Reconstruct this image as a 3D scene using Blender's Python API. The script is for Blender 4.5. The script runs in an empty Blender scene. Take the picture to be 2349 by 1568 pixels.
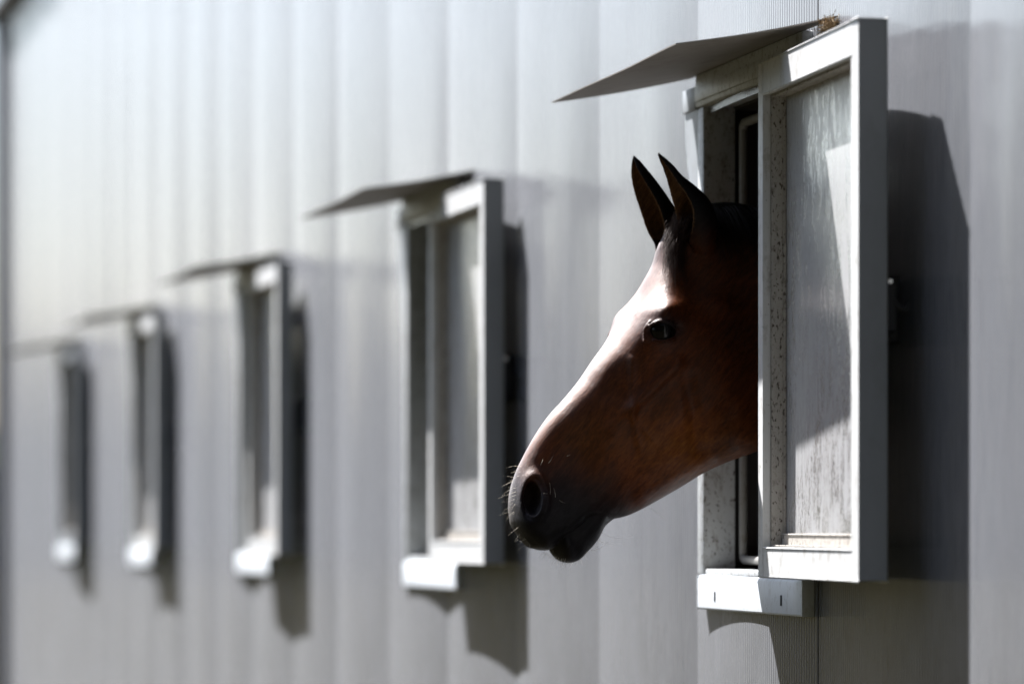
import bpy, bmesh, math, random
import numpy as np
from mathutils import Vector, Matrix
random.seed(7); rng = np.random.default_rng(7)
C = bpy.context.scene
COL = C.collection
R = math.radians

# ---------------------------------------------------------------- camera
HZ = 1.40                      # eye height of the camera above the ground
CY = 1.9143                    # metres out from the wall (wall is y = 0, outside is +y)
TH = R(12.87)
FPX = 8817.0
cam = bpy.data.cameras.new('camera'); co = bpy.data.objects.new('camera', cam); COL.objects.link(co)
co.location = (0, CY, HZ); co.rotation_euler = (R(90), 0, R(-90) - TH)
cam.sensor_width = 36; cam.lens = 36 * FPX / 2349; cam.shift_y = 422 / 2349
cam.clip_start = 0.1; cam.clip_end = 3000
cam.dof.use_dof = True; cam.dof.focus_distance = 6.52; cam.dof.aperture_fstop = 2.35
C.camera = co
# ---------------------------------------------------------------- light
KX, MZ = 1.8, 3.1             # sun direction (KX, 1, MZ)
sv = Vector((KX, 1, MZ)).normalized()
EL = math.asin(sv.z); AZ = math.atan2(sv.x, sv.y)
w = bpy.data.worlds.new('World'); C.world = w; w.use_nodes = True
nt = w.node_tree; bg = nt.nodes['Background']
sky = nt.nodes.new('ShaderNodeTexSky'); sky.sky_type = 'NISHITA'; sky.sun_disc = False
sky.sun_elevation = EL; sky.sun_rotation = AZ; sky.air_density = 1.0; sky.dust_density = 2.4
nt.links.new(sky.outputs[0], bg.inputs[0]); bg.inputs[1].default_value = 0.06
sl = bpy.data.lights.new('sun', 'SUN'); sl.energy = 5.0; sl.angle = R(0.53); sl.color = (1, .98, .97)
so = bpy.data.objects.new('sun', sl); COL.objects.link(so)
so.rotation_euler = sv.to_track_quat('Z', 'Y').to_euler(); so.location = (10, 8, 12)
C.view_settings.view_transform = 'Standard'; C.view_settings.look = 'None'
C.view_settings.exposure = 2.0; C.view_settings.gamma = 1
C.render.engine = 'CYCLES'
try:
    C.cycles.use_denoising = True; C.cycles.max_bounces = 10; C.cycles.sample_clamp_indirect = 6
except Exception: pass

# ---------------------------------------------------------------- helpers
def tag(o, label=None, cat=None, group=None, kind=None):
    if label: o['label'] = label
    if cat: o['category'] = cat
    if group: o['group'] = group
    if kind: o['kind'] = kind
    return o
def obj(name, bm, mat, parent=None, smooth=None):
    me = bpy.data.meshes.new(name)
    if isinstance(bm, bmesh.types.BMesh):
        bm.normal_update(); bm.to_mesh(me); bm.free()
    else:
        me.from_pydata(*bm)
    me.materials.append(mat)
    if smooth is not None:
        for p in me.polygons: p.use_smooth = True
        if smooth < 179:
            try: me.set_sharp_from_angle(angle=R(smooth))
            except Exception: pass
    me.update()
    o = bpy.data.objects.new(name, me); COL.objects.link(o); o.parent = parent
    return o
def box(bm, x0, x1, y0, y1, z0, z1, bev=0.0015, M=None):
    r = bmesh.ops.create_cube(bm, size=1)
    vs = r['verts']
    for v in vs:
        v.co = Vector(((x0 + x1) / 2 + v.co.x * (x1 - x0), (y0 + y1) / 2 + v.co.y * (y1 - y0), (z0 + z1) / 2 + v.co.z * (z1 - z0)))
        if M: v.co = M @ v.co
    if bev:
        es = list({e for v in vs for e in v.link_edges})
        bmesh.ops.bevel(bm, geom=es, offset=bev, segments=2, affect='EDGES', profile=.6)
def tube(bm, pts, rads, n=8, cap=True, flat=None):
    pts = [Vector(p) for p in pts]
    if not hasattr(rads, '__len__'): rads = [rads] * len(pts)
    rings = []
    up = Vector((0.31, 0.17, 1)).normalized()
    for i, p in enumerate(pts):
        t = (pts[min(i + 1, len(pts) - 1)] - pts[max(i - 1, 0)]).normalized()
        a = t.cross(up)
        if a.length < 1e-3: a = t.cross(Vector((1, 0, 0)))
        a.normalize(); b = t.cross(a)
        rings.append([bm.verts.new(p + rads[i] * (a * math.cos(q) + b * math.sin(q))) for q in (2 * math.pi * k / n for k in range(n))])
    for i in range(len(rings) - 1):
        for k in range(n):
            bm.faces.new((rings[i][k], rings[i][(k + 1) % n], rings[i + 1][(k + 1) % n], rings[i + 1][k]))
    if cap and n > 2:
        bm.faces.new(rings[0][::-1]); bm.faces.new(rings[-1])
def ray(px, py):                        # photo pixel (2349 wide) -> direction, unit depth
    r = (px - 1174.5) / FPX; u = (1206 - py) / FPX
    F = Vector((math.cos(TH), -math.sin(TH), 0)); Rt = Vector((-math.sin(TH), -math.cos(TH), 0))
    return F + Rt * r + Vector((0, 0, u))

# ---------------------------------------------------------------- materials
class NT:
    def __init__(s, name):
        s.m = bpy.data.materials.new(name); s.m.use_nodes = True
        s.t = s.m.node_tree; s.b = s.t.nodes['Principled BSDF']; s.out = s.t.nodes['Material Output']
    def n(s, typ, **kw):
        n = s.t.nodes.new('ShaderNode' + typ)
        for k, v in kw.items(): setattr(n, k, v)
        return n
    def l(s, a, b): s.t.links.new(a, b)
    def pos(s, scale=(1, 1, 1), src='Object'):
        tc = s.n('TexCoord'); mp = s.n('Mapping'); mp.inputs['Scale'].default_value = scale
        s.l(tc.outputs[src], mp.inputs[0]); return mp.outputs[0]
    def noise(s, vec, scale, detail=6, rough=.6, dist=0):
        n = s.n('TexNoise'); n.inputs['Scale'].default_value = scale; n.inputs['Detail'].default_value = detail
        n.inputs['Roughness'].default_value = rough; n.inputs['Distortion'].default_value = dist
        s.l(vec, n.inputs['Vector']); return n.outputs['Fac']
    def ramp(s, fac, stops):
        r = s.n('ValToRGB'); e = r.color_ramp.elements
        e[0].position, e[0].color = stops[0][0], (*stops[0][1], 1) if hasattr(stops[0][1], '__len__') else (*[stops[0][1]] * 3, 1)
        e[1].position, e[1].color = stops[-1][0], (*stops[-1][1], 1) if hasattr(stops[-1][1], '__len__') else (*[stops[-1][1]] * 3, 1)
        for p, c in stops[1:-1]:
            k = e.new(p); k.color = (*c, 1) if hasattr(c, '__len__') else (c, c, c, 1)
        s.l(fac, r.inputs[0]); return r.outputs[0]
    def mix(s, fac, a, b, mode='MIX'):
        m = s.n('MixRGB', blend_type=mode)
        for i, v in ((0, fac), (1, a), (2, b)):
            if hasattr(v, 'is_linked') or hasattr(v, 'links'): s.l(v, m.inputs[i])
            elif i == 0: m.inputs[0].default_value = v
            else: m.inputs[i].default_value = (*v, 1)
        return m.outputs[0]
    def math(s, op, a, b=None, c=None, clamp=False):
        m = s.n('Math', operation=op); m.use_clamp = clamp
        for i, v in enumerate((a, b, c)):
            if v is None: continue
            if hasattr(v, 'links'): s.l(v, m.inputs[i])
            else: m.inputs[i].default_value = v
        return m.outputs[0]
    def bump(s, h, strength=.3, dist=.001, normal=None):
        b = s.n('Bump'); b.inputs['Strength'].default_value = strength; b.inputs['Distance'].default_value = dist
        s.l(h, b.inputs['Height'])
        if normal: s.l(normal, b.inputs['Normal'])
        return b.outputs[0]
    def set(s, **kw):
        for k, v in kw.items():
            i = s.b.inputs[k.replace('_', ' ')]
            if hasattr(v, 'links'): s.l(v, i)
            elif hasattr(v, '__len__') and len(v) == 3: i.default_value = (*v, 1)
            else: i.default_value = v
        return s
def mat_simple(name, col, rough=.6, metal=0, var=.15, scale=30, bump=0.0):
    s = NT(name); p = s.pos(); f = s.noise(p, scale)
    c = s.mix(f, [x * (1 - var) for x in col], [min(1, x * (1 + var)) for x in col])
    s.set(Base_Color=c, Roughness=rough, Metallic=metal)
    if bump: s.set(Normal=s.bump(f, .5, bump))
    return s.m

PITCH = .745; RIB = PITCH / 64
def mat_wall():
    s = NT('ribbed_polycarbonate')
    p = s.pos()
    sx = s.n('SeparateXYZ'); s.l(p, sx.inputs[0])
    ph = s.math('FRACT', s.math('DIVIDE', s.math('ADD', sx.outputs[0], 100.0), RIB))
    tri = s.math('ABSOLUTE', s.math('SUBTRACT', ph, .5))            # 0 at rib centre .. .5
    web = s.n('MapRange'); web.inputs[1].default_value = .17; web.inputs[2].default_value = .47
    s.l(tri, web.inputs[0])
    dirt = s.noise(s.pos((5, 1, .7)), 2.2, 8, .65)
    fine = s.noise(s.pos((60, 1, 3.0)), 3, 6, .7)
    base = s.ramp(dirt, [(.3, (.054, .057, .068)), (.7, (.102, .106, .122))])
    base = s.mix(s.ramp(fine, [(.35, .35), (.62, 0.0)]), base, (.22, .215, .21))
    # dried mud splashes low on the wall
    lowz = s.n('MapRange'); lowz.inputs[1].default_value = 1.35; lowz.inputs[2].default_value = .5; s.l(sx.outputs[2], lowz.inputs[0])
    sp = s.ramp(s.noise(s.pos((40, 1, 14)), 2.5, 8, .75), [(.55, 0.0), (.66, 1.0)])
    base = s.mix(s.math('MULTIPLY', s.math('MULTIPLY', sp, lowz.outputs[0]), .5), base, (.48, .46, .43))
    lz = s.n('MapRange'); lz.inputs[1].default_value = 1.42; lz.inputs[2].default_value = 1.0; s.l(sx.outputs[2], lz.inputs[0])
    low_dark = s.ramp(s.noise(s.pos((3.5, 1, 2.2)), 2.0, 8, .7), [(.36, .1), (.62, .8)])
    base = s.mix(s.math('MULTIPLY', lz.outputs[0], low_dark), base, (.028, .027, .026))  # base gets darker towards the bottom, patchy by noise
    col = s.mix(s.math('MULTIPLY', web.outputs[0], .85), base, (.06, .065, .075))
    rgh = s.math('ADD', s.math('MULTIPLY', dirt, .14), .07)
    bh = s.math('MULTIPLY', web.outputs[0], -1.0)
    n1 = s.bump(bh, .5, .0008)
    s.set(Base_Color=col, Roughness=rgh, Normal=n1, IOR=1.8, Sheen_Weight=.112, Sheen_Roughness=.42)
    s.b.inputs['Sheen Tint'].default_value = (.89, .93, 1, 1)
    return s.m
def mat_paint(name, a, b, grime=(.13, .10, .07), amt=.35, rough=.38, metal=0.0, sc=14, sp0=.68):
    s = NT(name); p = s.pos((1, 1, .55))
    f = s.noise(p, sc, 8, .65); g = s.noise(s.pos((1.6, 1.6, .9)), sc * 2.4, 10, .75)
    c = s.mix(f, a, b)
    mask = s.ramp(g, [(.52, 0.0), (.68, 1.0)])
    c = s.mix(s.math('MULTIPLY', mask, amt), c, grime)
    spk = s.ramp(s.noise(p, 210, 3, .6), [(sp0, 0.0), (sp0 + .05, 1.0)])
    c = s.mix(s.math('MULTIPLY', spk, amt * 1.4), c, (.06, .045, .035))
    s.set(Base_Color=c, Roughness=s.math('ADD', s.math('MULTIPLY', g, .3), rough - .1), Metallic=metal, Normal=s.bump(g, .25, .0006))
    return s.m
def mat_galv():
    s = NT('galvanised_steel'); p = s.pos((1, 1, .8))
    v = s.n('TexVoronoi'); v.inputs['Scale'].default_value = 55; s.l(p, v.inputs['Vector'])
    n = s.noise(p, 8, 8, .7)
    c = s.mix(n, (.50, .53, .56), (.66, .69, .71))
    c = s.mix(s.math('MULTIPLY', s.n('RGBToBW').outputs[0], 0), c, c)
    bw = s.n('RGBToBW'); s.l(v.outputs['Color'], bw.inputs[0])
    c = s.mix(s.math('MULTIPLY', bw.outputs[0], .22), c, (.36, .38, .40))
    dr = s.ramp(s.noise(s.pos((2, 2, .6)), 20, 10, .75), [(.55, 0.0), (.72, 1.0)])
    c = s.mix(s.math('MULTIPLY', dr, .35), c, (.20, .17, .13))
    s.set(Base_Color=c, Roughness=s.math('ADD', s.math('MULTIPLY', n, .3), .28), Metallic=.25, Normal=s.bump(n, .2, .0008))
    return s.m
def mat_pane():
    s = NT('dirty_plastic_pane')
    st = s.noise(s.pos((26, 1, 6.0)), 1.5, 10, .74, 1.3)
    fine = s.noise(s.pos((90, 1, 34)), 1.7, 8, .75, 2.2)
    big = s.noise(s.pos((5, 1, 1.6)), 1.3, 4, .5)
    m = s.math('MULTIPLY', s.ramp(st, [(.45, 0.0), (.56, 1.0)]), s.ramp(fine, [(.42, .1), (.55, 1.0)]))
    m = s.math('MULTIPLY', m, s.ramp(big, [(.35, .3), (.6, 1.0)]))
    col = s.mix(m, (.46, .465, .48), (.95, .94, .92))
    wv = s.ramp(s.noise(s.pos((45, 1, 30)), 2.2, 6, .7, 2.0), [(.485, 0.0), (.5, 1.0), (.515, 0.0)])
    col = s.mix(s.math('MULTIPLY', wv, .35), col, (.85, .84, .82))
    d = s.n('BsdfDiffuse'); s.l(col, d.inputs[0])
    t = s.n('BsdfTranslucent'); s.l(s.mix(.5, col, (.52, .44, .34)), t.inputs[0])
    mx = s.n('MixShader'); mx.inputs[0].default_value = .18; s.l(d.outputs[0], mx.inputs[1]); s.l(t.outputs[0], mx.inputs[2])
    g = s.n('BsdfGlossy'); s.l(s.math('ADD', s.math('MULTIPLY', m, .22), .10), g.inputs['Roughness'])
    nb = s.bump(s.math('ADD', st, s.math('MULTIPLY', fine, .4)), .35, .0012); s.l(nb, g.inputs['Normal'])
    fr = s.n('Fresnel'); fr.inputs[0].default_value = 1.5
    m2 = s.n('MixShader'); s.l(s.math('MULTIPLY', fr.outputs[0], s.math('ADD', s.math('MULTIPLY', m, .95), .26), clamp=True), m2.inputs[0]); s.l(mx.outputs[0], m2.inputs[1]); s.l(g.outputs[0], m2.inputs[2])
    s.l(m2.outputs[0], s.out.inputs[0])
    return s.m
M_wall = mat_wall()
M_galv = mat_galv()
M_white = mat_paint('weathered_sill', (.43, .46, .49), (.56, .59, .62), grime=(.22, .20, .17), amt=.5)
M_dirty = mat_paint('dirty_gasket', (.30, .28, .25), (.42, .40, .37), grime=(.06, .045, .03), amt=.7, rough=.7, sc=22, sp0=.585)
M_frame = mat_paint('frame_paint', (.40, .42, .43), (.52, .54, .55), amt=.8, sp0=.62)
M_hood = mat_paint('hood_sheet', (.22, .20, .18), (.29, .27, .25), grime=(.11, .085, .06), amt=.4, rough=.6, sc=5)
M_pane = mat_pane()
M_brownpane = mat_paint('dark_brown_pane', (.07, .06, .045), (.13, .11, .085), grime=(.04, .03, .02), amt=.4, rough=.5)  # darker brown pane for the farthest window
M_black = mat_simple('black_plastic', (.010, .010, .011), .7)
M_bolt = mat_simple('zinc_bolt', (.7, .69, .66), .25, .8)
M_edge = mat_paint('shaded_galvanised_edge', (.17, .185, .20), (.24, .255, .27), grime=(.12, .12, .12), amt=.2, rough=.5, sc=9)  # galvanised grey, darkened to carry the shade of the camera-facing edge
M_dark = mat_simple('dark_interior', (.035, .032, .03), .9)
M_trim = mat_simple('anthracite_trim', (.13, .135, .16), .5, var=.08)
M_gutter = mat_simple('brown_gutter', (.12, .10, .08), .5, var=.1)
M_roof = mat_simple('roof_sheet', (.28, .29, .30), .55, var=.1)

# ---------------------------------------------------------------- ground, far trees (outside and in reflections) and added sky-blocking foliage
def grid_ground():
    bm = bmesh.new()
    n = 40; L = 700
    xs = [(-L + 2 * L * i / n) for i in range(n + 1)]
    vs = [[bm.verts.new((x + 5, y + 10, 0)) for y in xs] for x in xs]
    for i in range(n):
        for j in range(n): bm.faces.new((vs[i][j], vs[i + 1][j], vs[i + 1][j + 1], vs[i][j + 1]))
    return bm
s = NT('dark_turf'); p = s.pos(); f = s.noise(p, .35, 8, .6); g = s.noise(p, 60, 6, .8)
c = s.mix(f, (.018, .017, .009), (.034, .030, .018)); c = s.mix(s.math('MULTIPLY', g, .5), c, (.035, .031, .02))
s.set(Base_Color=c, Roughness=1.0, Specular_IOR_Level=0.0, Normal=s.bump(g, .6, .02))
ground = obj('ground', grid_ground(), s.m); tag(ground, kind='structure')

s = NT('far_foliage'); f = s.noise(s.pos(), .25, 4)
s.set(Base_Color=s.mix(f, (.035, .05, .022), (.07, .085, .04)), Roughness=.9, Specular_IOR_Level=.1)
def sky_blocker():  # unseen foliage added behind the camera to block sky and deepen the shade
    V = []; N = 60000
    az = rng.uniform(R(75), R(200), N); dist = rng.uniform(11, 26, N)
    hh = 19 + 2.5 * np.sin(az * 9) + 1.5 * np.sin(az * 23 + dist * .3)
    zz = rng.uniform(.3, 1, N) * hh; zz[:9000] = rng.uniform(0, 4, 9000)
    sz = rng.uniform(.2, .6, N)
    a = rng.normal(size=(N, 3)); a /= np.linalg.norm(a, axis=1)[:, None]
    b = np.cross(a, rng.normal(size=(N, 3))); b /= np.linalg.norm(b, axis=1)[:, None]
    x = np.cos(az) * dist; y = np.sin(az) * dist
    k = (y > 2.5) | (x < XN_ - 2); cc = np.stack([x, y, zz], 1)[k]; a = a[k]; b = b[k]; sz = sz[k]
    q = np.stack([cc - a * sz[:, None], cc + b * sz[:, None] * .8, cc + a * sz[:, None], cc - b * sz[:, None] * .8], 1).reshape(-1, 3)
    return q.tolist(), [], [(4 * i, 4 * i + 1, 4 * i + 2, 4 * i + 3) for i in range(len(cc))]
XN_ = -3.569
cp = obj('sky_blocker', sky_blocker(), s.m); tag(cp, 'unseen dark green trees added behind the camera to block the sky', 'trees', kind='stuff')
def treeline():
    V = []; Fc = []
    N = 26000
    az = rng.uniform(R(-14), R(110), N)
    dist = rng.uniform(118, 150, N)
    hh = 5.5 + 9.5 * np.clip((np.degrees(az) - 8) / 12, 0, 1) + 2.2 * np.sin(az * 23) + 1.3 * np.sin(az * 61 + 1)
    zz = rng.uniform(0, 1, N) ** .8 * hh
    sz = rng.uniform(.5, 1.3, N)
    a = rng.normal(size=(N, 3)); a /= np.linalg.norm(a, axis=1)[:, None]
    b = np.cross(a, rng.normal(size=(N, 3))); b /= np.linalg.norm(b, axis=1)[:, None]
    cc = np.stack([np.cos(az) * dist, np.sin(az) * dist, zz], 1)
    q = np.stack([cc - a * sz[:, None], cc + b * sz[:, None] * .8, cc + a * sz[:, None], cc - b * sz[:, None] * .8], 1).reshape(-1, 3)
    return q.tolist(), [], [(4 * i, 4 * i + 1, 4 * i + 2, 4 * i + 3) for i in range(N)]
tl = obj('treeline', treeline(), s.m); tag(tl, 'dark green far-off wood beyond the stable yard', 'trees', kind='stuff')

# ---------------------------------------------------------------- the stable
JOINT0 = 6.116; XN, XF = -3.569, 20.33; ZE = HZ + 2.66
WIN = [6.14 + 2.76 * i - (.15 if i == 4 else 0) for i in range(5)]
WO = (.018, .640, -.088, .752)            # opening in window coordinates (x0, x1, z0, z1), z from eye height
st = bpy.data.objects.new('stable_building', None); COL.objects.link(st)
tag(st, 'long grey stable building clad in ribbed panels with a row of open windows', 'stable')
def wall_bm():
    bm = bmesh.new()
    k0 = int(math.floor((XN - JOINT0) / PITCH))
    for k in range(k0, 60):
        a = JOINT0 + k * PITCH; b = a + PITCH
        if a >= XF: break
        b = min(b, XF)
        tilt = random.uniform(-.0015, .0015); h = random.uniform(.0125, .0165)
        def y(x):
            t = (x - a) / PITCH
            return h * (1 - (2 * t - 1) ** 2) + tilt * t * (1 - t) * (2 * t - 1) * 14 + (.0009 * (1 - t) ** 8 if k == 0 else 0) - .0055
        xs = {a, b} | {a + PITCH * i / 16 for i in range(17) if a + PITCH * i / 16 < b}
        for wx in WIN:
            for e in (wx + WO[0], wx + WO[1]):
                if a < e < b: xs.add(e)
        xs = sorted(xs)
        cols = {}
        def vert(x, z):
            key = (round(x, 6), round(z, 5))
            if key not in cols: cols[key] = bm.verts.new((x, y(x), z))
            return cols[key]
        zl = [.2, HZ + WO[2], HZ + WO[3], ZE]
        for i in range(len(xs) - 1):
            m = (xs[i] + xs[i + 1]) / 2
            hole = any(wx + WO[0] < m < wx + WO[1] for wx in WIN)
            for j in range(3):
                if hole and j == 1: continue
                bm.faces.new((vert(xs[i], zl[j]), vert(xs[i], zl[j + 1]), vert(xs[i + 1], zl[j + 1]), vert(xs[i + 1], zl[j])))
    for f in bm.faces:
        f.normal_update()
    return bm
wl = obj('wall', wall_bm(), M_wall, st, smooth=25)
for p_ in wl.data.polygons: pass
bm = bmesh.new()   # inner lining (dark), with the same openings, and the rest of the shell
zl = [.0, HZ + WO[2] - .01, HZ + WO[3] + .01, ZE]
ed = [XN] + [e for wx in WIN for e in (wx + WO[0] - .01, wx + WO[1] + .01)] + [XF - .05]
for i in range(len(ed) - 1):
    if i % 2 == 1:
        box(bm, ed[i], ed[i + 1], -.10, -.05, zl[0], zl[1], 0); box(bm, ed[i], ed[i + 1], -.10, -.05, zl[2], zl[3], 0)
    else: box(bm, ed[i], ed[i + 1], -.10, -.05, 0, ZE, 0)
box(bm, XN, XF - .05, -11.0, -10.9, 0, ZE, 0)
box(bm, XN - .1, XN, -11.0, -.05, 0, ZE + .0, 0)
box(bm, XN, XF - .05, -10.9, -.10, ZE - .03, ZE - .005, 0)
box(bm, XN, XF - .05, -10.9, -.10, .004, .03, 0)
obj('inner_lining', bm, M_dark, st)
bm = bmesh.new(); box(bm, XN - .1, XF, -.045, .014, 0, .198, .004); obj('plinth', bm, mat_simple('concrete_plinth', (.25, .24, .23), .9, bump=.003), st)
bm = bmesh.new(); box(bm, XF - .02, XF + .16, -11.1, .055, 0, ZE + .0, .004); obj('corner_trim', bm, M_trim, st, smooth=30)
bm = bmesh.new()
v = [bm.verts.new(p) for p in ((XN - .3, .10, ZE + .05), (XF + .3, .10, ZE + .05), (XF + .3, -5.5, ZE + 1.4), (XN - .3, -5.5, ZE + 1.4), (XF + .3, -11.2, ZE + .05), (XN - .3, -11.2, ZE + .05))]
bm.faces.new(v[:4]); bm.faces.new((v[3], v[2], v[4], v[5]))
r = bmesh.ops.solidify(bm, geom=bm.faces[:], thickness=.05)
obj('roof', bm, M_roof, st)
bm = bmesh.new(); box(bm, XN - .3, XF + .2, -.02, .085, ZE + .004, ZE + .045, .006); obj('gutter', bm, M_gutter, st, smooth=30)

# ---------------------------------------------------------------- window unit (window coordinates: x along the wall from the near jamb, z from eye height)
def window_frame():
    bm = bmesh.new()
    w1 = .657; zb, zt = -.088, .830; jd = .040
    for x0, x1 in ((-.002, jd - .002), (w1 - jd + .004, w1 + .004)):
        box(bm, x0, x1, -.050, .012, zb, .765, .005)
    box(bm, -.002, w1 + .004, -.050, .016, .7655, .826, .005)           # lintel box under the hood
    box(bm, jd - .001, w1 - jd + .003, -.048, .008, zb, zb + .010, .002)
    box(bm, .0, w1, .0163, .0185, .776, .803, .001)
    bmesh.ops.recalc_face_normals(bm, faces=bm.faces[:])
    return bm
def bracket():
    bm = bmesh.new()
    P = [(.662, .762), (.748, .762), (.741, .70), (.700, .58), (.663, .48)]
    a = [bm.verts.new((x, .006, z)) for x, z in P]; b = [bm.verts.new((x, .011, z)) for x, z in P]
    bm.faces.new(a); bm.faces.new(b[::-1])
    for i in range(5): bm.faces.new((a[i], b[i], b[(i + 1) % 5], a[(i + 1) % 5]))
    box(bm, .662, .750, .006, .016, .7640, .806, .002)
    bmesh.ops.recalc_face_normals(bm, faces=bm.faces[:])
    return bm
def guard_rod():
    bm = bmesh.new(); r = .008
    x0, x1, z0, z1 = .05, .606, -.062, .735; q = .014
    pts = []
    for cx, cz, a0 in ((x1 - q, z1 - q, 0), (x0 + q, z1 - q, 90), (x0 + q, z0 + q, 180), (x1 - q, z0 + q, 270)):
        for i in range(7):
            a = R(a0 + 15 * i); pts.append((cx + q * math.cos(a), -.060, cz + q * math.sin(a)))
    pts.append(pts[0]); tube(bm, pts, r, 12, cap=False)
    return bm
def sill():
    bm = bmesh.new()
    prof = [(-.045, -.086), (.007, -.088), (.013, -.090), (.0165, -.096), (.0170, -.148), (.0145, -.151), (.012, -.148), (.011, -.104), (.006, -.100), (-.045, -.098)]
    x0, x1 = -.004, .640
    A = [bm.verts.new((x0, y, z)) for y, z in prof]; B = [bm.verts.new((x1, y, z)) for y, z in prof]
    n = len(prof)
    for i in range(n): bm.faces.new((A[i], A[(i + 1) % n], B[(i + 1) % n], B[i]))
    bm.faces.new(A[::-1]); bm.faces.new(B)
    # end returns
    for x in (x0 - .0015, x1 + .0015): box(bm, x - .0015, x + .0015, -.02, .0175, -.151, -.090, .0005)
    bmesh.ops.recalc_face_normals(bm, faces=bm.faces[:])
    return bm
def screw(x):
    bm = bmesh.new(); box(bm, x - .004, x + .004, .0165, .0180, -.135, -.117, .001)
    return bm
def hood():
    bm = bmesh.new(); nx, ny = 18, 8
    g = []
    for i in range(nx + 1):
        u = i / nx; row = []
        for j in range(ny + 1):
            t = j / ny; y = .002 + .2535 * t
            xa = -.1544 + .0744 * t; xb = .731 + .060 * t; x = xa + (xb - xa) * u
            z = .831 - .045 * t + .002 * math.sin(x * 9 + t * 2) * t * (1 - u) - .003 * math.sin(math.pi * t)
            row.append(bm.verts.new((x, y, z)))
        g.append(row)
    for i in range(nx):
        for j in range(ny): bm.faces.new((g[i][j], g[i + 1][j], g[i + 1][j + 1], g[i][j + 1]))
    bmesh.ops.recalc_face_normals(bm, faces=bm.faces[:])
    bmesh.ops.solidify(bm, geom=bm.faces[:], thickness=.0022)
    return bm
SL, ST_ = .609, .046
def sash_M(hx, hy, ang):
    # sash coordinates: u from hinge edge to free edge, y outwards (0 = front face), turned about the hinge edge
    d = Vector((-math.cos(ang), math.sin(ang), 0)); n = Vector((math.sin(ang), math.cos(ang), 0))
    M = Matrix(((d.x, n.x, 0, hx), (d.y, n.y, 0, hy), (0, 0, 1, 0), (0, 0, 0, 1)))
    return M
Z0, Z1 = -.0835, .7705
def sash_frame(M):
    bm = bmesh.new(); T = ST_
    box(bm, 0, .026, -T, 0, Z0, Z1, .002, M)
    box(bm, SL - .035, SL, -T, 0, Z0, Z1, .003, M)
    box(bm, .0262, SL - .0352, -T + .0006, -.0006, Z0, Z0 + .047, .002, M)
    box(bm, .0262, SL - .0352, -T + .0006, -.0006, Z1 - .052, Z1, .002, M)
    bmesh.ops.recalc_face_normals(bm, faces=bm.faces[:]); return bm
def bead(M):
    bm = bmesh.new(); a, b = .0265, SL - .0355; z0, z1 = Z0 + .0475, Z1 - .0525; y0, y1 = -.038, -.014
    box(bm, a, a + .004, y0, y1, z0, z1, .001, M); box(bm, b - .004, b, y0, y1, z0, z1, .001, M)
    box(bm, a, a + .006, y0 - .001, y0 + .004, z0, z1, .001, M)
    box(bm, a + .0045, b - .0045, y0, y1, z0, z0 + .004, .001, M); box(bm, a + .0045, b - .0045, y0, y1, z1 - .004, z1, .001, M)
    box(bm, a + .006, b - .006, y0 - .001, y0 + .007, z0 + .0045, z0 + .022, .002, M)
    bmesh.ops.recalc_face_normals(bm, faces=bm.faces[:]); return bm
def pane(M):
    bm = bmesh.new(); box(bm, .0268, SL - .0358, -.0445, -.0395, Z0 + .048, Z1 - .053, 0, M)
    bmesh.ops.recalc_face_normals(bm, faces=bm.faces[:]); return bm
def latch(M):
    bm = bmesh.new(); u = SL - .004; zc = .335
    box(bm, u - .030, u + .002, -.060, -.0464, zc - .038, zc + .033, .002, M)
    tube(bm, [M @ Vector((u - .002, -.056, zc + .010)), M @ Vector((u, -.064, zc - .001)), M @ Vector((u, -.072, zc - .006)), M @ Vector((u, -.078, zc - .003)), M @ Vector((u, -.080, zc + .004))], [.005, .0045, .004, .0035, .003], 8)
    box(bm, u - .15, u - .0305, -.074, -.0464, zc - .052, zc + .045, .004, M)
    bmesh.ops.recalc_face_normals(bm, faces=bm.faces[:]); return bm
def bolt(M):
    bm = bmesh.new(); tube(bm, [M @ Vector((SL - .014, -.052, .372)), M @ Vector((SL - .0005, -.0515, .372))], .0036, 12)
    return bm
def hinge(hx, hy, z):
    bm = bmesh.new()
    tube(bm, [(hx - .012, hy - .052, z - .028), (hx - .012, hy - .052, z + .028)], .006, 12)
    box(bm, hx - .04, hx - .014, max(.0125, hy - .056), hy - .048, z - .022, z + .022, .001)
    return bm
def edge_shade_strip(M):  # thin strip over the free edge, its dark tone standing in for shade
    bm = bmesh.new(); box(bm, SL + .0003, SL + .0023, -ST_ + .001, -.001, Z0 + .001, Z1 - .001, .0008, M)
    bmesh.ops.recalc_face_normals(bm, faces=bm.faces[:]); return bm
LABELS = ['nearest open window, its pale framed shutter folded back past a leaning horse',
          'second open window from the camera, empty, just left of the horse in view',
          'third open window from the camera, softly out of focus with bright sill',
          'fourth open window from the camera, blurred, its thin hood barely showing',
          'farthest window, beside the building corner, its shutter frame and pane darker than the others']
def obj_paint_white(): return M_white
protos = {}
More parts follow.
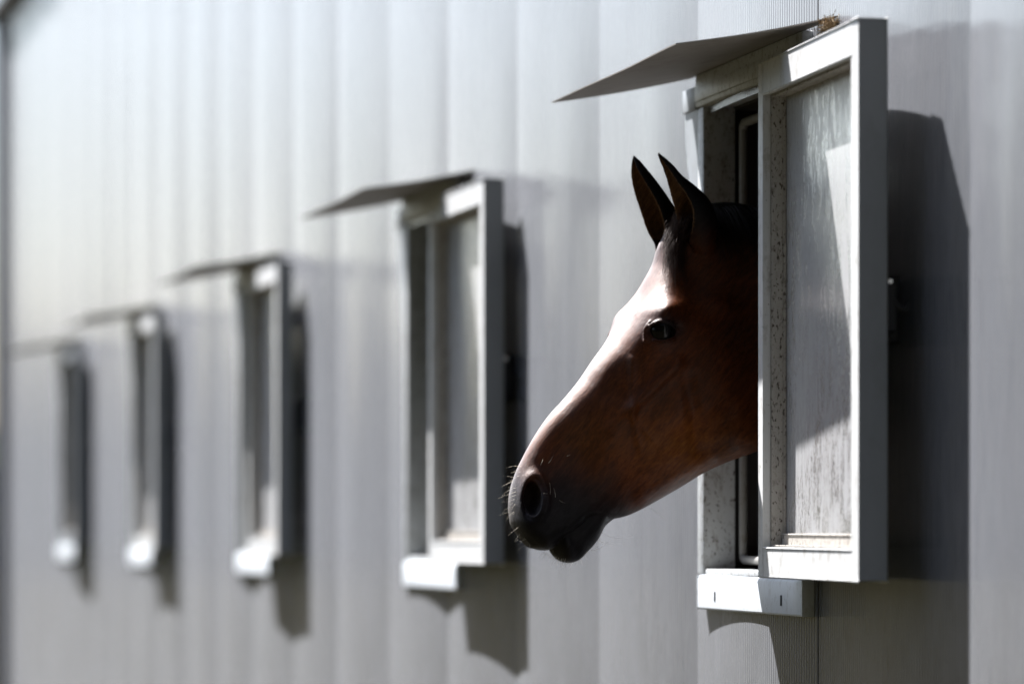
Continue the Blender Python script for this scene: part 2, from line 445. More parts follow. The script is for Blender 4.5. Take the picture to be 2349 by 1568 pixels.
def build_window(i, hx, hy, ang):
    M = sash_M(hx, hy, ang)
    if not protos:
        protos.update(frame=None)
        for k, fn, m, sm in (('window', window_frame, M_frame, 30), ('sill', sill, M_white, 30), ('screw', lambda: screw(.115), M_black, 30), ('screw.001', lambda: screw(.525), M_black, 30),
                             ('hood', hood, M_hood, 30), ('bracket', bracket, M_brk, 30), ('guard_rod', guard_rod, M_rod, 60)):
            o = obj(k, fn(), m, st, smooth=sm); protos[k] = o
        fr = protos['window']
        new = {k: protos[k] for k in ('sill', 'screw', 'screw.001', 'hood', 'bracket', 'guard_rod')}
    else:
        fr = protos['window'].copy(); COL.objects.link(fr); fr.parent = st; new = {}
        for k in ('sill', 'screw', 'screw.001', 'hood', 'bracket', 'guard_rod'):
            o = protos[k].copy(); COL.objects.link(o); new[k] = o
    for o in new.values(): o.parent = fr
    fr.location = (WIN[i], 0, HZ)
    fr['label'] = LABELS[i]; fr['group'] = 'windows along the stable wall'
    for k, fn, m in (('shutter_frame', sash_frame, M_shut if i < 4 else M_edge), ('glazing_bead', bead, M_dirty), ('pane', pane, M_pane if i < 4 else M_brownpane), ('edge_shade_strip', edge_shade_strip, M_edge), ('latch', latch, M_black), ('bolt', bolt, M_bolt)):
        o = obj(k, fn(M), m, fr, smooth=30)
    for z in (.05, .64): obj('hinge', hinge(hx, hy, z), M_galv, fr, smooth=40)
    return fr
M_brk = mat_paint('bracket_sheet', (.24, .26, .28), (.33, .35, .37), amt=.3)
M_rod = mat_paint('dull_steel_tube', (.20, .20, .19), (.30, .29, .27), amt=.7)
M_shut = mat_paint('shutter_paint', (.47, .48, .485), (.60, .605, .60), grime=(.17, .14, .10), amt=.6, rough=.42, sc=10)
ang1 = math.atan2(.1026 - .079, 6.1802 - 5.5717)
specs = [(.040, .079, ang1), (.040, .074, R(.2)), (.040, .076, R(.8)), (.040, .074, R(.5)), (.040, .070, R(.6))]
for i, (hx, hy, an) in enumerate(specs):
    build_window(i, hx, hy, an)

# ---------------------------------------------------------------- the horse
CAM = Vector((0, CY, HZ)); P0 = Vector((6.47, .10, 0)); AZD = R(95)
DD = Vector((math.cos(AZD), math.sin(AZD), 0)); NN = Vector((-math.sin(AZD), math.cos(AZD), 0))   # nose direction, near side
def PX(px, py, lat=0.0):
    d = ray(px, py); t = ((P0 + NN * lat - CAM).dot(NN)) / d.dot(NN)
    return CAM + d * t
MPP = (PX(1500, 900) - PX(1500, 901)).length        # metres per photo pixel at the head
SH = .307 / MPP                                     # sideways shift of the near cheek against the mid plane, pixels per metre
def mirror(p): return p - NN * (2 * (p - P0).dot(NN))
HORSE = Vector((6.5, -.5, 0))
def crs(Y, x, n):
    Y = np.asarray(Y, float); x = np.asarray(x, float); xi = np.linspace(x[0], x[-1], n)
    m = np.zeros_like(Y)
    m[1:-1] = ((Y[2:] - Y[1:-1]) / (x[2:] - x[1:-1])[:, None] * (x[1:-1] - x[:-2])[:, None] + (Y[1:-1] - Y[:-2]) / (x[1:-1] - x[:-2])[:, None] * (x[2:] - x[1:-1])[:, None]) / (x[2:] - x[:-2])[:, None]
    m[0] = (Y[1] - Y[0]) / (x[1] - x[0]); m[-1] = (Y[-1] - Y[-2]) / (x[-1] - x[-2])
    k = np.clip(np.searchsorted(x, xi, side='right') - 1, 0, len(x) - 2); h = (x[k + 1] - x[k]); t = ((xi - x[k]) / h)[:, None]; h = h[:, None]
    return (2 * t**3 - 3 * t**2 + 1) * Y[k] + (t**3 - 2 * t**2 + t) * h * m[k] + (-2 * t**3 + 3 * t**2) * Y[k + 1] + (t**3 - t**2) * h * m[k + 1]
def knots(Wk, phi):                                  # periodic odd interpolation through the five half-widths at 30..150 degrees
    base = np.array([0, *Wk, 0]); full = np.concatenate([base, -base[-2:0:-1]])        # 12 samples over 360
    F = np.fft.rfft(full) / 12
    r = np.real(F[0]) + sum(2 * np.real(F[k] * np.exp(1j * k * phi)) for k in range(1, 6))
    return r + np.real(F[6]) * np.cos(6 * phi)
HEAD = [  # dorsal px, ventral px, half widths (m) at 30 60 90 120 150 degrees from the dorsal line
    (1196, 1232, 1216, 1256, .010, .016, .018, .016, .010),
    (1182, 1208, 1246, 1262, .026, .037, .041, .038, .026),
    (1175, 1176, 1281, 1240, .032, .046, .051, .049, .034),
    (1174, 1136, 1318, 1210, .031, .048, .054, .053, .043),
    (1183, 1088, 1352, 1188, .027, .043, .050, .051, .043),
    (1204, 1042, 1392, 1190, .026, .040, .048, .049, .038),
    (1230, 996, 1428, 1185, .028, .042, .050, .046, .030),
    (1261, 952, 1466, 1170, .031, .048, .057, .047, .024),
    (1295, 915, 1510, 1146, .035, .055, .066, .053, .026),
    (1331, 872, 1560, 1117, .043, .064, .075, .062, .031),
    (1365, 825, 1615, 1083, .055, .074, .084, .070, .038),
    (1400, 780, 1670, 1058, .070, .086, .092, .078, .045),
    (1437, 728, 1730, 1036, .080, .096, .095, .084, .052),
    (1466, 680, 1790, 1000, .080, .097, .095, .086, .056),
    (1486, 640, 1838, 945, .070, .088, .092, .085, .057),
    (1503, 602, 1862, 880, .056, .076, .088, .084, .057),
    (1514, 560, 1868, 815, .042, .067, .085, .084, .058),
    (1541, 516, 1868, 760, .036, .060, .082, .086, .060),
    (1588, 478, 1885, 730, .028, .052, .080, .090, .064),
    (1650, 464, 1925, 735, .022, .048, .080, .092, .068),
    (1745, 476, 1985, 770, .020, .048, .080, .095, .072),
    (1900, 515, 2090, 860, .020, .050, .086, .104, .080),
    (2120, 590, 2250, 1000, .022, .056, .098, .120, .095),
    (2380, 700, 2420, 1200, .030, .075, .125, .150, .120),
    (2560, 800, 2560, 1420, .040, .10, .16, .18, .14)]
CHIN = [
    (1262, 1252, 1268, 1270, .006, .010, .012, .010, .006),
    (1266, 1226, 1286, 1285, .026, .038, .040, .034, .022),
    (1290, 1200, 1316, 1288, .030, .041, .043, .037, .025),
    (1316, 1178, 1344, 1264, .030, .041, .043, .036, .024),
    (1340, 1160, 1367, 1238, .028, .040, .041, .034, .021),
    (1366, 1148, 1382, 1210, .026, .038, .038, .030, .018),
    (1410, 1130, 1420, 1180, .010, .018, .022, .018, .010)]
def loft(rows, nst, nph, disp=None):
    rows = np.array(rows, float)
    step = np.hypot(*(np.diff((rows[:, 0:2] + rows[:, 2:4]) / 2, axis=0).T)); x = np.concatenate([[0], np.cumsum(step + 4)])
    Q = crs(rows, x, nst)
    V = []
    phi = np.linspace(0, 2 * math.pi, nph, endpoint=False)
    for q in Q:
        W = knots(q[4:9], phi); v = (1 - np.cos(phi)) / 2
        px = q[0] + (q[2] - q[0]) * v; py = q[1] + (q[3] - q[1]) * v
        if disp is not None: W = disp(px, py, W)
        for a, b, c_ in zip(px, py, W):
            p = PX(a, b); V.append(p + NN * c_)
    F = []
    for i in range(nst - 1):
        for k in range(nph):
            F.append((i * nph + k, i * nph + (k + 1) % nph, (i + 1) * nph + (k + 1) % nph, (i + 1) * nph + k))
    F.append(tuple(range(nph))[::-1]); F.append(tuple((nst - 1) * nph + k for k in range(nph)))
    return V, F
def gs(px, py, cx, cy, rx, ry, rot=0):
    c, s_ = math.cos(R(rot)), math.sin(R(rot)); dx = px - cx; dy = py - cy
    u = (dx * c + dy * s_) / rx; v = (-dx * s_ + dy * c) / ry
    return np.exp(-(u * u + v * v))
def seg(px, py, a, b, wd):
    ax, ay = a; bx, by = b; L = (bx - ax)**2 + (by - ay)**2
    t = np.clip(((px - ax) * (bx - ax) + (py - ay) * (by - ay)) / L, 0, 1)
    d2 = (px - ax - t * (bx - ax))**2 + (py - ay - t * (by - ay))**2
    return np.exp(-d2 / wd**2)
def face_disp(px, py, W):
    a = np.abs(W); px = px + a * SH; s_ = np.sign(W)
    k = np.clip(a / .02, 0, 1)
    d = .025 * gs(px, py, 1502, 738, 48, 46, -15)              # orbit
    d += .013 * gs(px, py, 1502, 712, 42, 15, -8)              # brow ridge
    so = np.hypot((px - 1519 + (py - 758) * .1) / 36, (py - 759) / 17)
    d -= .010 / (1 + np.exp((so - .95) / .10))                 # socket
    d -= .011 * gs(px, py, 1580, 655, 42, 40)                  # temporal hollow
    d += .008 * gs(px, py, 1640, 700, 50, 22, 20)              # zygomatic arch
    d += .0075 * seg(px, py, (1548, 838), (1442, 940), 15)
    d += .0030 * seg(px, py, (1442, 940), (1395, 985), 12)
    d -= .0060 * seg(px, py, (1575, 880), (1600, 1030), 18)      # front border of the cheek muscle
    d += .0022 * seg(px, py, (1452, 965), (1470, 1050), 5) + .0018 * seg(px, py, (1440, 955), (1385, 1030), 5)
    d -= .0035 * seg(px, py, (1425, 800), (1400, 900), 24)
    d += .0025 * gs(px, py, 1395, 1120, 50, 22, -20)
    d += .026 * gs(px, py, 1500, 738, 44, 46, -15) * (s_ < 0)     # facial crest
    d -= .0035 * seg(px, py, (1530, 900), (1450, 1000), 34)     # hollow below it
    d += .0045 * seg(px, py, (1446, 825), (1449, 962), 6)      # vein
    d += .0014 * seg(px, py, (1450, 960), (1520, 1040), 5)
    d += .007 * gs(px, py, 1690, 900, 110, 120)                # masseter
    d -= .004 * seg(px, py, (1560, 1010), (1660, 950), 20)
    d += .003 * seg(px, py, (1470, 1140), (1640, 1050), 16)    # jaw bar
    d -= .007 * gs(px, py, 1330, 1040, 42, 60, 30)             # behind the nostril
    d += .0075 * (np.exp(-((np.hypot((px - 1222) / 30, (py - 1142) / 50) - 1) / .30)**2)) # nostril rim
    hole = np.hypot((px - 1221 + (py - 1142) * .06) / (24 - .08 * (py - 1142) * (py < 1142) * -1), (py - 1144) / 46)
    d -= .034 / (1 + np.exp((hole - .86) / .085))
    d += .004 * gs(px, py, 1262, 1222, 34, 26)                 # upper lip swell
    d -= .003 * seg(px, py, (1345, 1188), (1380, 1178), 7)     # corner of the mouth
    d += .004 * gs(px, py, 1365, 1150, 26, 18)
    return s_ * np.maximum(a + d * k, .002 * (a > 0))
Vh, Fh = loft(HEAD, 300, 176, face_disp)
Vc, Fc = loft(CHIN, 60, 64)
def join(V, F, v2, f2):
    o = len(V); V.extend(v2); F.extend([tuple(i + o for i in f) for f in f2])
BV, BF = list(Vh), list(Fh); join(BV, BF, Vc, Fc)
hv = np.array([tuple(v) for v in Vh]); hl = (hv - np.array(P0)) @ np.array(NN)
def to_px(P_):
    rel = P_ - np.array(CAM); dp = rel @ np.array([math.cos(TH), -math.sin(TH), 0]); rt = rel @ np.array([-math.sin(TH), -math.cos(TH), 0])
    return rt / dp * FPX + 1174.5, 1206 - rel[:, 2] / dp * FPX
nearm = hl > .002; hvn = hv[nearm]; hln = hl[nearm]; sxn, syn = to_px(hvn)
def surf(px, py):                                    # lateral height of the near cheek seen at a photo pixel
    return hln[np.argmin((sxn - px)**2 + (syn - py)**2 - hln * 20)]
# eyelids
EC = (1519, 758)
eye_lat = (surf(1521, 730) + surf(1519, 790)) / 2 + .0005; ER = .0235
EBC = PX(*EC, eye_lat - ER * .62)
def on_ball(px, py, side, r):
    L = eye_lat
    for _ in range(4):
        p = PX(px, py, L); q = p - EBC; q = q - NN * q.dot(NN)
        L = eye_lat - ER * .62 + math.sqrt(max(r * r - q.length_squared, 1e-6))
    p = PX(px, py, L)
    return p if side > 0 else mirror(p)
bm = bmesh.new()
UP = [(1476, 768), (1486, 752), (1500, 741), (1518, 737), (1538, 742), (1553, 755), (1564, 772)]
LO = [(1476, 770), (1490, 778), (1508, 782), (1528, 781), (1546, 776), (1564, 772)]
def smooth_pts(pts, n): return crs(pts, list(range(len(pts))), n)
for side in (1, -1):
    tube(bm, [on_ball(a, b, side, .0255) for a, b in smooth_pts(UP, 24)], [.0024 + .0010 * math.sin(math.pi * i / 23) for i in range(24)], 10)
    tube(bm, [on_ball(a, b - 9, side, .0240) for a, b in smooth_pts(UP, 24)], .0030, 10)
    tube(bm, [on_ball(a, b, side, .0250) for a, b in smooth_pts(LO, 20)], .0030, 10)
    tube(bm, [on_ball(a, b + 8, side, .0242) for a, b in smooth_pts(LO, 20)], .0034, 10)
# nostril rims
def rim(side):
    pts = []
    for i in range(26):
        a = 2 * math.pi * i / 25; px = 1222 + 25 * math.cos(a) + 3 * math.sin(a); py = 1143 + 45 * math.sin(a)
        p = PX(px, py, surf(px + 5 * math.cos(a), py + 6 * math.sin(a)) - .0032); pts.append(p if side > 0 else mirror(p))
    return pts
for side in (1, -1):
    P_ = np.array([tuple(p) for p in rim(side)])
    for _ in range(3): P_[1:-1] = (P_[:-2] + 2 * P_[1:-1] + P_[2:]) / 4
    tube(bm, P_.tolist(), .0030, 8)
# ears
def ear(rows, lat0, lat1, odir, gap):
    rows = crs(rows, list(range(len(rows))), 40); na = 36
    o = odir.normalized()
    outer = []; inner = []
    for i, (cx, cy, r) in enumerate(rows):
        t = i / 39; lat = lat0 + (lat1 - lat0) * t
        c_ = PX(cx, cy, lat); nx = PX(*rows[min(i + 1, 39)][:2], lat); pv = PX(*rows[max(i - 1, 0)][:2], lat)
        ax = (nx - pv).normalized(); o2 = (o - ax * o.dot(ax)).normalized(); s2 = ax.cross(o2)
        r = max(r, .6) * MPP; g = gap * max(0.02, math.sin(math.pi * min(1, max(0, (t - .16) / .84) * 1.01))) ** .6
        th = min(.0035, r * .5)
        ro, ri = [], []
        for k in range(na):
            a = g + (2 * math.pi - 2 * g) * k / (na - 1)
            fl = 1 + .10 * math.cos(a)
            ro.append(c_ + (o2 * math.cos(a) * fl + s2 * math.sin(a)) * r); ri.append(c_ + (o2 * math.cos(a) * fl + s2 * math.sin(a)) * (r - th))
        outer.append(ro); inner.append(ri)
    V = [p for row in outer for p in row] + [p for row in inner for p in row]; F = []; m = 40 * na
    for i in range(39):
        for k in range(na - 1):
            a = i * na + k; F.append((a, a + 1, a + na + 1, a + na)); F.append((m + a, m + a + na, m + a + na + 1, m + a + 1))
        a = i * na; F.append((a, a + na, m + a + na, m + a)); a = i * na + na - 1; F.append((a, m + a, m + a + na, a + na))
    for k in range(na - 1):
        a = k; F.append((a, m + a, m + a + 1, a + 1)); a = 39 * na + k; F.append((a, a + 1, m + a + 1, m + a))
    return V, F
vd = Vector((-math.cos(R(14.7)), math.sin(R(14.7)), 0))         # towards the viewer
EAR_NEAR = [(1622, 600, 14), (1614, 558, 36), (1606, 520, 44), (1592, 482, 45), (1571, 448, 35), (1550, 416, 22), (1535, 388, 14), (1519, 365, 7), (1508, 350, 1.2)]
EAR_FAR = [(1554, 630, 12), (1540, 590, 31), (1536, 550, 35), (1522, 512, 42), (1503, 474, 39), (1484, 436, 32.5), (1469, 402, 23), (1460, 376, 12.5), (1453, 357, 1.2)]
EV = []; EF = []
for rows, l0, l1, od in ((EAR_NEAR, .045, .062, DD * 1.0 + NN * .22), (EAR_FAR, -.045, -.060, DD * 1.0 + NN * .30)):
    v_, f_ = ear(rows, l0, l1, od, R(62)); join(EV, EF, v_, f_)
me2 = bpy.data.meshes.new('t'); bm.to_mesh(me2); bm.free()
join(BV, BF, [v.co.copy() for v in me2.vertices], [tuple(p.vertices) for p in me2.polygons]); bpy.data.meshes.remove(me2)
join(BV, BF, EV, EF)

M_coat = None
def mat_coat():
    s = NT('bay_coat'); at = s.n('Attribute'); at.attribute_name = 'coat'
    n = s.noise(s.pos(), 9, 6, .6); tc = s.n('TexCoord'); cx = s.n('CombineXYZ')
    for k, v in enumerate(((0, .62, -.785), (0, .785, .62), (1, 0, 0))):
        d = s.n('VectorMath', operation='DOT_PRODUCT'); s.l(tc.outputs['Object'], d.inputs[0]); d.inputs[1].default_value = v
        s.l(s.math('MULTIPLY', d.outputs['Value'], (70, 420, 420)[k]), cx.inputs[k])
    hr = s.noise(cx.outputs[0], 1.0, 5, .75)
    vs = s.n('VectorMath', operation='MULTIPLY'); s.l(cx.outputs[0], vs.inputs[0]); vs.inputs[1].default_value = (.42, .30, .30)
    hr2 = s.noise(vs.outputs[0], 1.0, 4, .6)
    c = s.mix(s.ramp(n, [(.38, .0), (.62, .9)]), at.outputs['Color'], s.mix(1.0, at.outputs['Color'], (1.5, 1.35, 1.2), 'MULTIPLY'))
    c = s.mix(s.ramp(hr, [(.36, .85), (.62, 0.0)]), c, s.mix(1.0, c, (.45, .4, .4), 'MULTIPLY'))
    c = s.mix(s.ramp(hr2, [(.38, .75), (.60, 0.0)]), c, s.mix(1.0, c, (.5, .45, .42), 'MULTIPLY'))
    s.set(Base_Color=c, Roughness=s.math('ADD', s.math('MULTIPLY', hr, .25), .27), Sheen_Weight=.06, Sheen_Roughness=.35, IOR=1.5, Specular_IOR_Level=.32,
          Normal=s.bump(s.math('ADD', hr, s.math('MULTIPLY', hr2, 1.6)), .45, .0011))
    s.b.inputs['Sheen Weight'].default_value = .10; s.b.inputs['Sheen Roughness'].default_value = .16; s.b.inputs['Sheen Tint'].default_value = (1, .93, .88, 1); s.b.inputs['Specular IOR Level'].default_value = .09
    g = s.n('BsdfGlossy'); s.l(s.math('ADD', s.math('MULTIPLY', hr, .22), .42), g.inputs['Roughness']); s.l(s.b.inputs['Normal'].links[0].from_socket, g.inputs['Normal'])
    g.inputs['Color'].default_value = (.95, .9, .88, 1)
    ga = s.n('Attribute'); ga.attribute_name = 'highlight_gloss'; lwt = s.n('LayerWeight'); lwt.inputs[0].default_value = .5
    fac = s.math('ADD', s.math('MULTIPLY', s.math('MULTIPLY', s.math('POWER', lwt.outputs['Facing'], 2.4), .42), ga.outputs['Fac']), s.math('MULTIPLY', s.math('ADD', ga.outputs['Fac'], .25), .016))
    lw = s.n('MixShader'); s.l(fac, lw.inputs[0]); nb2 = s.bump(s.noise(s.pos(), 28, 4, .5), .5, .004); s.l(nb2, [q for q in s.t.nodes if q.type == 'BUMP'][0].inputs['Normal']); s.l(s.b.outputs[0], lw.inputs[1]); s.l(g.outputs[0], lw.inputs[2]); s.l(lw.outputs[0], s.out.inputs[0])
    return s.m
M_coat = mat_coat()
raw = bpy.data.meshes.new('raw'); raw.from_pydata([tuple(v) for v in BV], [], BF); raw.update()
tmp = bpy.data.objects.new('raw', raw); COL.objects.link(tmp)
md = tmp.modifiers.new('r', 'REMESH'); md.mode = 'VOXEL'; md.voxel_size = .0021; md.adaptivity = 0
md = tmp.modifiers.new('s', 'SMOOTH'); md.factor = .5; md.iterations = 4
bpy.context.view_layer.update()
dg = bpy.context.evaluated_depsgraph_get()
hm = bpy.data.meshes.new_from_object(tmp.evaluated_get(dg)); hm.name = 'horse'
bpy.data.objects.remove(tmp); bpy.data.meshes.remove(raw)
nv = len(hm.vertices); co_ = np.empty(nv * 3); hm.vertices.foreach_get('co', co_); co_ = co_.reshape(-1, 3)
nr_ = np.empty(nv * 3); hm.vertices.foreach_get('normal', nr_); nr_ = nr_.reshape(-1, 3)
pl_ = co_ - ((co_ - np.array(P0)) @ np.array(NN))[:, None] * np.array(NN)      # back onto the mid plane: sagittal pixel coordinates
HX, HY = to_px(pl_); HL = (co_ - np.array(P0)) @ np.array(NN)
def coat_colour(x, y, lat, nrm):
    n = len(x); brown = np.array([.080, .0225, .0052]); black = np.array([.006, .0055, .0075]); tan = np.array([.23, .080, .016]); inner = np.array([.13, .075, .035])
    c = np.tile(brown, (n, 1))
    def blend(c, m, col): m = np.clip(m, 0, 1)[:, None]; return c * (1 - m) + col * m
    c = blend(c, .75 * np.exp(-(((x - 1560) / 130)**2 + ((y - 1030) / 75)**2)), tan)                 # lighter lower jaw
    c = blend(c, .5 * np.exp(-(((x - 1350) / 60)**2 + ((y - 1010) / 60)**2)), tan * .7)
    ax = (x - 1200) * .62 + (y - 1215) * -.78                                                       # distance back from the muzzle
    c = blend(c, 1 / (1 + np.exp((ax - 118 - 12 * np.sin(x * .05) - .55 * np.clip(x - 1225, -30, 120)) / 18)), black * 1.3)
    c = blend(c, np.exp(-(((x - 1330) / 70)**2 + ((y - 1215) / 45)**2)) * 1.2, black)
    c = blend(c, 1.1 * np.exp(-(((x - 1519) / 52)**2 + ((y - 760) / 34)**2)), black * 1.4)         # eye surround
    c = blend(c, 1 / (1 + np.exp(-(x - 1640 + (y - 480) * -.15) / 20)) * 1 / (1 + np.exp((y - 560) / 14)), black)  # crest
    c = blend(c, 1 / (1 + np.exp((y - 560 + (x - 1560) * .0) / 18)), black * 1.3)                      # poll and ears
    e = (y < 560)
    front = (nrm @ np.array(DD)) * .8
    return c, e
cc, isear = coat_colour(HX + np.abs(HL) * SH * (HY > 560), HY, HL, nr_)
# the hollow of each ear is brown
rawE = np.array([tuple(v) for v in EV]); half = len(EAR_NEAR)
m_ = 40 * 36
from mathutils.kdtree import KDTree
kd = KDTree(4 * m_)
for i, v in enumerate(EV): kd.insert(v, i)
kd.balance()
for i in np.nonzero(isear & (HY < 545))[0]:
    c0, idx, dist = kd.find(co_[i])
    if dist < .006:
        j = idx % (2 * m_)
        if j >= m_ or (j % 36) in (0, 35):
            t = (j % m_) // 36 / 39
            cc[i] = np.array([.15, .085, .04]) * (1 - .6 * max(0, t - .85) / .15)
# short coat hairs lying along the head, part of the same mesh
cand = np.nonzero(HX + np.abs(HL) * SH < 1760)[0]
pw = np.ones(len(cand)); ax_ = HX[cand]; ay_ = HY[cand]
pw += 5 * np.exp(-(((ax_ - 1500) / 80)**2 + ((ay_ - 680) / 70)**2))
pw += 3.0 * (ay_ < 555)
pick = rng.choice(cand, 130000, p=pw / pw.sum())
Nn = nr_[pick]; flow = np.tile(np.array(DD * .62 + Vector((0, 0, -.8))), (len(pick), 1)) + rng.normal(size=(len(pick), 3)) * .20
earh = HY[pick] < 555; flow[earh] = np.array([0, .1, 1.0]) + rng.normal(size=(int(earh.sum()), 3)) * .3
flow -= (flow * Nn).sum(1)[:, None] * Nn; flow /= np.linalg.norm(flow, axis=1)[:, None]
sd = np.cross(Nn, flow); ln = (rng.uniform(.003, .0068, len(pick)) * np.where(HY[pick] > 1180, 1.5, 1))[:, None]; tl_ = rng.uniform(.12, .42, len(pick))[:, None]
root = co_[pick] - Nn * .0006; tip = root + (flow * np.cos(tl_) + Nn * np.sin(tl_)) * ln
tri = np.stack([root - sd * .00017, root + sd * .00017, tip], 1).reshape(-1, 3)
np_ = len(hm.polygons); nl = len(hm.loops); lv = np.empty(nl, np.int32); hm.loops.foreach_get('vertex_index', lv)
ls = np.empty(np_, np.int32); hm.polygons.foreach_get('loop_start', ls)
K = len(pick)
m2 = bpy.data.meshes.new('horse'); m2.vertices.add(nv + 3 * K); m2.vertices.foreach_set('co', np.concatenate([co_, tri]).astype(np.float32).ravel())
m2.loops.add(nl + 3 * K); m2.loops.foreach_set('vertex_index', np.concatenate([lv, nv + np.arange(3 * K, dtype=np.int32)]).astype(np.int32))
m2.polygons.add(np_ + K); m2.polygons.foreach_set('loop_start', np.concatenate([ls, nl + 3 * np.arange(K, dtype=np.int32)]).astype(np.int32))
m2.update(calc_edges=True); m2.validate()
hc = cc[pick] * rng.uniform(.6, 2.0, (K, 1)); allc = np.concatenate([cc, np.repeat(hc, 3, 0)])
at = m2.color_attributes.new('coat', 'FLOAT_COLOR', 'POINT')
at.data.foreach_set('color', np.concatenate([allc, np.ones((len(allc), 1))], 1).astype(np.float32).ravel())
ex_ = HX + np.abs(HL) * SH
gl = np.clip((nr_ @ (np.array(DD) * .85 + np.array([0, 0, .52])) - .12) / .6, 0, 1) * (HY > 555) * (1 - np.exp(-(((ex_ - 1519) / 60)**2 + ((HY - 762) / 36)**2))) * np.clip((1240 - HY) / 120, 0, 1)  # highlight placed by hand: extra gloss only on faces turned forward and up
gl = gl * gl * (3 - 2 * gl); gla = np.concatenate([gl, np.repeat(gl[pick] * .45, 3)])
a2 = m2.attributes.new('highlight_gloss', 'FLOAT', 'POINT'); a2.data.foreach_set('value', gla.astype(np.float32))
hm = m2
hm.transform(Matrix.Translation(-HORSE))
hm.materials.clear(); hm.materials.append(M_coat)
for p_ in hm.polygons: p_.use_smooth = True
horse = bpy.data.objects.new('horse', hm); COL.objects.link(horse); horse.location = HORSE
tag(horse, 'dark bay horse putting its head out of the nearest open window', 'horse')
def hchild(name, bm_, mat, smooth=None):
    o = obj(name, bm_, mat, horse, smooth)
    o.data.transform(Matrix.Translation(-HORSE)); return o
# eyeballs
s = NT('horse_eye'); s.set(Base_Color=(.004, .003, .003), Roughness=.05, IOR=1.27)
for side in (1, -1):
    bm = bmesh.new(); bmesh.ops.create_uvsphere(bm, u_segments=48, v_segments=32, radius=ER)
    c_ = EBC if side > 0 else mirror(EBC)
    for v in bm.verts: v.co += c_
    hchild('eye', bm, s.m, 180)
# strands: thin tapered blades
def strands(curves, wid):
    V = []; F = []
    for pts in curves:
        n = len(pts); o = len(V)
        for i, p in enumerate(pts):
            t = (Vector(pts[min(i + 1, n - 1)]) - Vector(pts[max(i - 1, 0)])).normalized()
            a = t.cross(vd); a = a.normalized() if a.length > .05 else Vector((0, 0, 1)).cross(t).normalized()
            b = t.cross(a); w_ = wid * (1 - .85 * i / (n - 1))
            for q in (0, 2.094, 4.189): V.append(Vector(p) + (a * math.cos(q) + b * math.sin(q)) * w_)
        for i in range(n - 1):
            for q in range(3):
                F.append((o + 3 * i + q, o + 3 * i + (q + 1) % 3, o + 3 * i + 3 + (q + 1) % 3, o + 3 * i + 3 + q))
    return V, [], F
def hair_mat(name, col, rough=.35, trans=0.0):
    s = NT(name); s.set(Base_Color=col, Roughness=rough, Specular_IOR_Level=.12)
    if trans:
        t = s.n('BsdfTranslucent'); t.inputs[0].default_value = (*col, 1); mx = s.n('MixShader'); mx.inputs[0].default_value = trans
        s.l(s.b.outputs[0], mx.inputs[1]); s.l(t.outputs[0], mx.inputs[2]); s.l(mx.outputs[0], s.out.inputs[0])
    return s.m
M_lock = hair_mat('forelock_hair', (.022, .009, .0045), .6); M_wh = hair_mat('whisker_hair', (.9, .86, .78), .4, .5)
M_mane = hair_mat('mane_hair', (.006, .005, .005), .55)
def bez(a, b, c_, n):
    return [(1 - t)**2 * a + 2 * (1 - t) * t * b + t * t * c_ for t in (i / (n - 1) for i in range(n))]
cur = []
clumps = [((1548 + random.uniform(-32, 30), 605 + random.uniform(-45, 70)), random.gauss(.055, .03), random.uniform(-14, 14)) for _ in range(26)]
for i in range(1100):
    (ex, ey), l1, bend = random.choice(clumps); l0 = random.gauss(0, .022)
    a = (1568 + random.uniform(-24, 26), 515 + random.uniform(-30, 45)); k = random.uniform(.75, 1.05)
    ex = a[0] + (ex - a[0]) * k + random.gauss(0, 3.5); ey = a[1] + (ey - a[1]) * k + random.gauss(0, 4); l1 = l1 + random.gauss(0, .004)
    s0 = PX(*a, l0); sl_ = surf(ex, ey)
    e0 = PX(ex, ey, sl_ + random.uniform(.001, .010)) if l1 > .012 else PX(ex - 34, ey, l1)
    mid = PX((a[0] + ex) / 2 - 12 + bend, (a[1] + ey) / 2 - 12, (l0 + l1) / 2 + .012)
    pts = bez(s0, mid, e0, 11); wv = random.uniform(0, 6); am = random.uniform(.0006, .0022)
    cur.append([p + NN * (am * math.sin(wv + q * 1.1) * q / 10) + DD * (am * math.cos(wv + q * .9) * q / 10) for q, p in enumerate(pts)])
hchild('forelock', strands(cur, .00036), M_lock)
cur = []
for i in range(900):
    t = random.random(); a = (1600 + 420 * t, 470 + 90 * t * t + random.uniform(-2, 12))
    side = 1 if random.random() < .75 else -1; L = random.uniform(.05, .13)
    p0_ = PX(*a, random.gauss(0, .008)); p1_ = p0_ + Vector((0, 0, .003)) + NN * (side * .03); p2_ = p0_ + NN * (side * (.055 + .3 * L)) + Vector((random.uniform(-.01, .01), random.uniform(-.02, .01), -L * .9))
    cur.append(bez(p0_, p1_, p2_, 8))
hchild('mane', strands(cur, .0006), M_mane)
cur = []
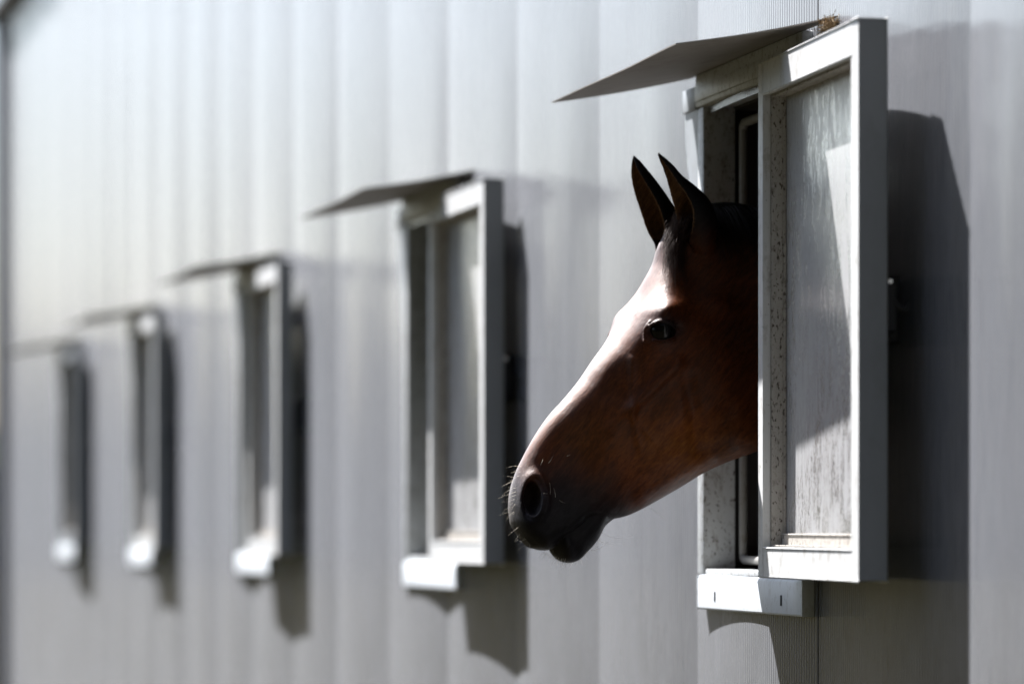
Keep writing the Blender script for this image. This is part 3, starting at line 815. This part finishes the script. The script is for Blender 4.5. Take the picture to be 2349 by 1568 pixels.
def whisk(px, py, ang, ln, lat, curl=.25):
    a = R(ang); ln *= 1.0
    d = (math.cos(a), -math.sin(a)); b = (math.cos(a + curl), -math.sin(a + curl))
    p0_ = PX(px, py, lat); p1_ = PX(px + d[0] * ln * .5, py + d[1] * ln * .5, lat * 1.05); p2_ = PX(px + b[0] * ln, py + b[1] * ln, lat * 1.1)
    cur.append(bez(p0_, p1_, p2_, 7))
for i in range(96):                                   # front of the nose
    t = i / 95; px = 1193 - 14 * math.sin(math.pi * min(1, t * 1.3)) + 24 * max(0, t - .6) / .4; py = 1070 + 178 * t + random.uniform(-3, 3)
    whisk(px + 6, py, 178 + 42 * t + random.uniform(-14, 10), random.choice((6, 8, 10, 14, 20, 28, 42)) * random.uniform(.8, 1.2), random.uniform(-.02, .016), random.uniform(-.1, .45))
for i in range(70):                                   # lips and chin
    t = i / 69; px = 1248 + 118 * t; py = 1270 + 16 * math.sin(math.pi * min(1, t * 1.25)) - 40 * max(0, t - .6) / .4
    whisk(px, py - 6, 232 + 70 * t + random.uniform(-16, 16), random.uniform(6, 32), random.uniform(-.025, .03), random.uniform(-.3, .4))
whisk(1355, 1262, 5, 70, .02, .55); whisk(1368, 1238, -25, 66, .01, .35); whisk(1378, 1220, -35, 80, .02, .5); whisk(1490, 1160, -50, 44, .01, .2)
for (x_, y_, a_, l_) in ((1258, 1062, 50, 24), (1240, 1066, 60, 18), (1262, 1132, 82, 26), (1274, 1140, 90, 22), (1256, 1132, 165, 10), (1283, 1146, -40, 16), (1300, 1045, 10, 10)):
    whisk(x_, y_, a_, l_, surf(x_, y_) + .001, .2)
hchild('whiskers', strands(cur, .00024), M_wh)

# ---------------------------------------------------------------- straw and cobweb clumps caught under the near hood
s = NT('old_straw'); f = s.noise(s.pos(), 60, 4); s.set(Base_Color=s.mix(f, (.06, .04, .02), (.34, .23, .11)), Roughness=.8)
def clump(center, size, n, label):
    cur = []
    for i in range(n):
        c_ = Vector(center) + Vector([random.gauss(0, .4) * q for q in size])
        d = Vector([random.gauss(0, 1) for _ in range(3)]).normalized() * random.uniform(.006, .02)
        cur.append(bez(c_ - d, c_ + Vector([random.gauss(0, .004) for _ in range(3)]), c_ + d, 4))
    o = obj('straw_clump', strands(cur, .0007), s.m); tag(o, label, 'straw')
clump((5.992, .014, HZ + .812), (.030, .016, .016), 260, 'brown straw clump at the wall end of the nearest hood')
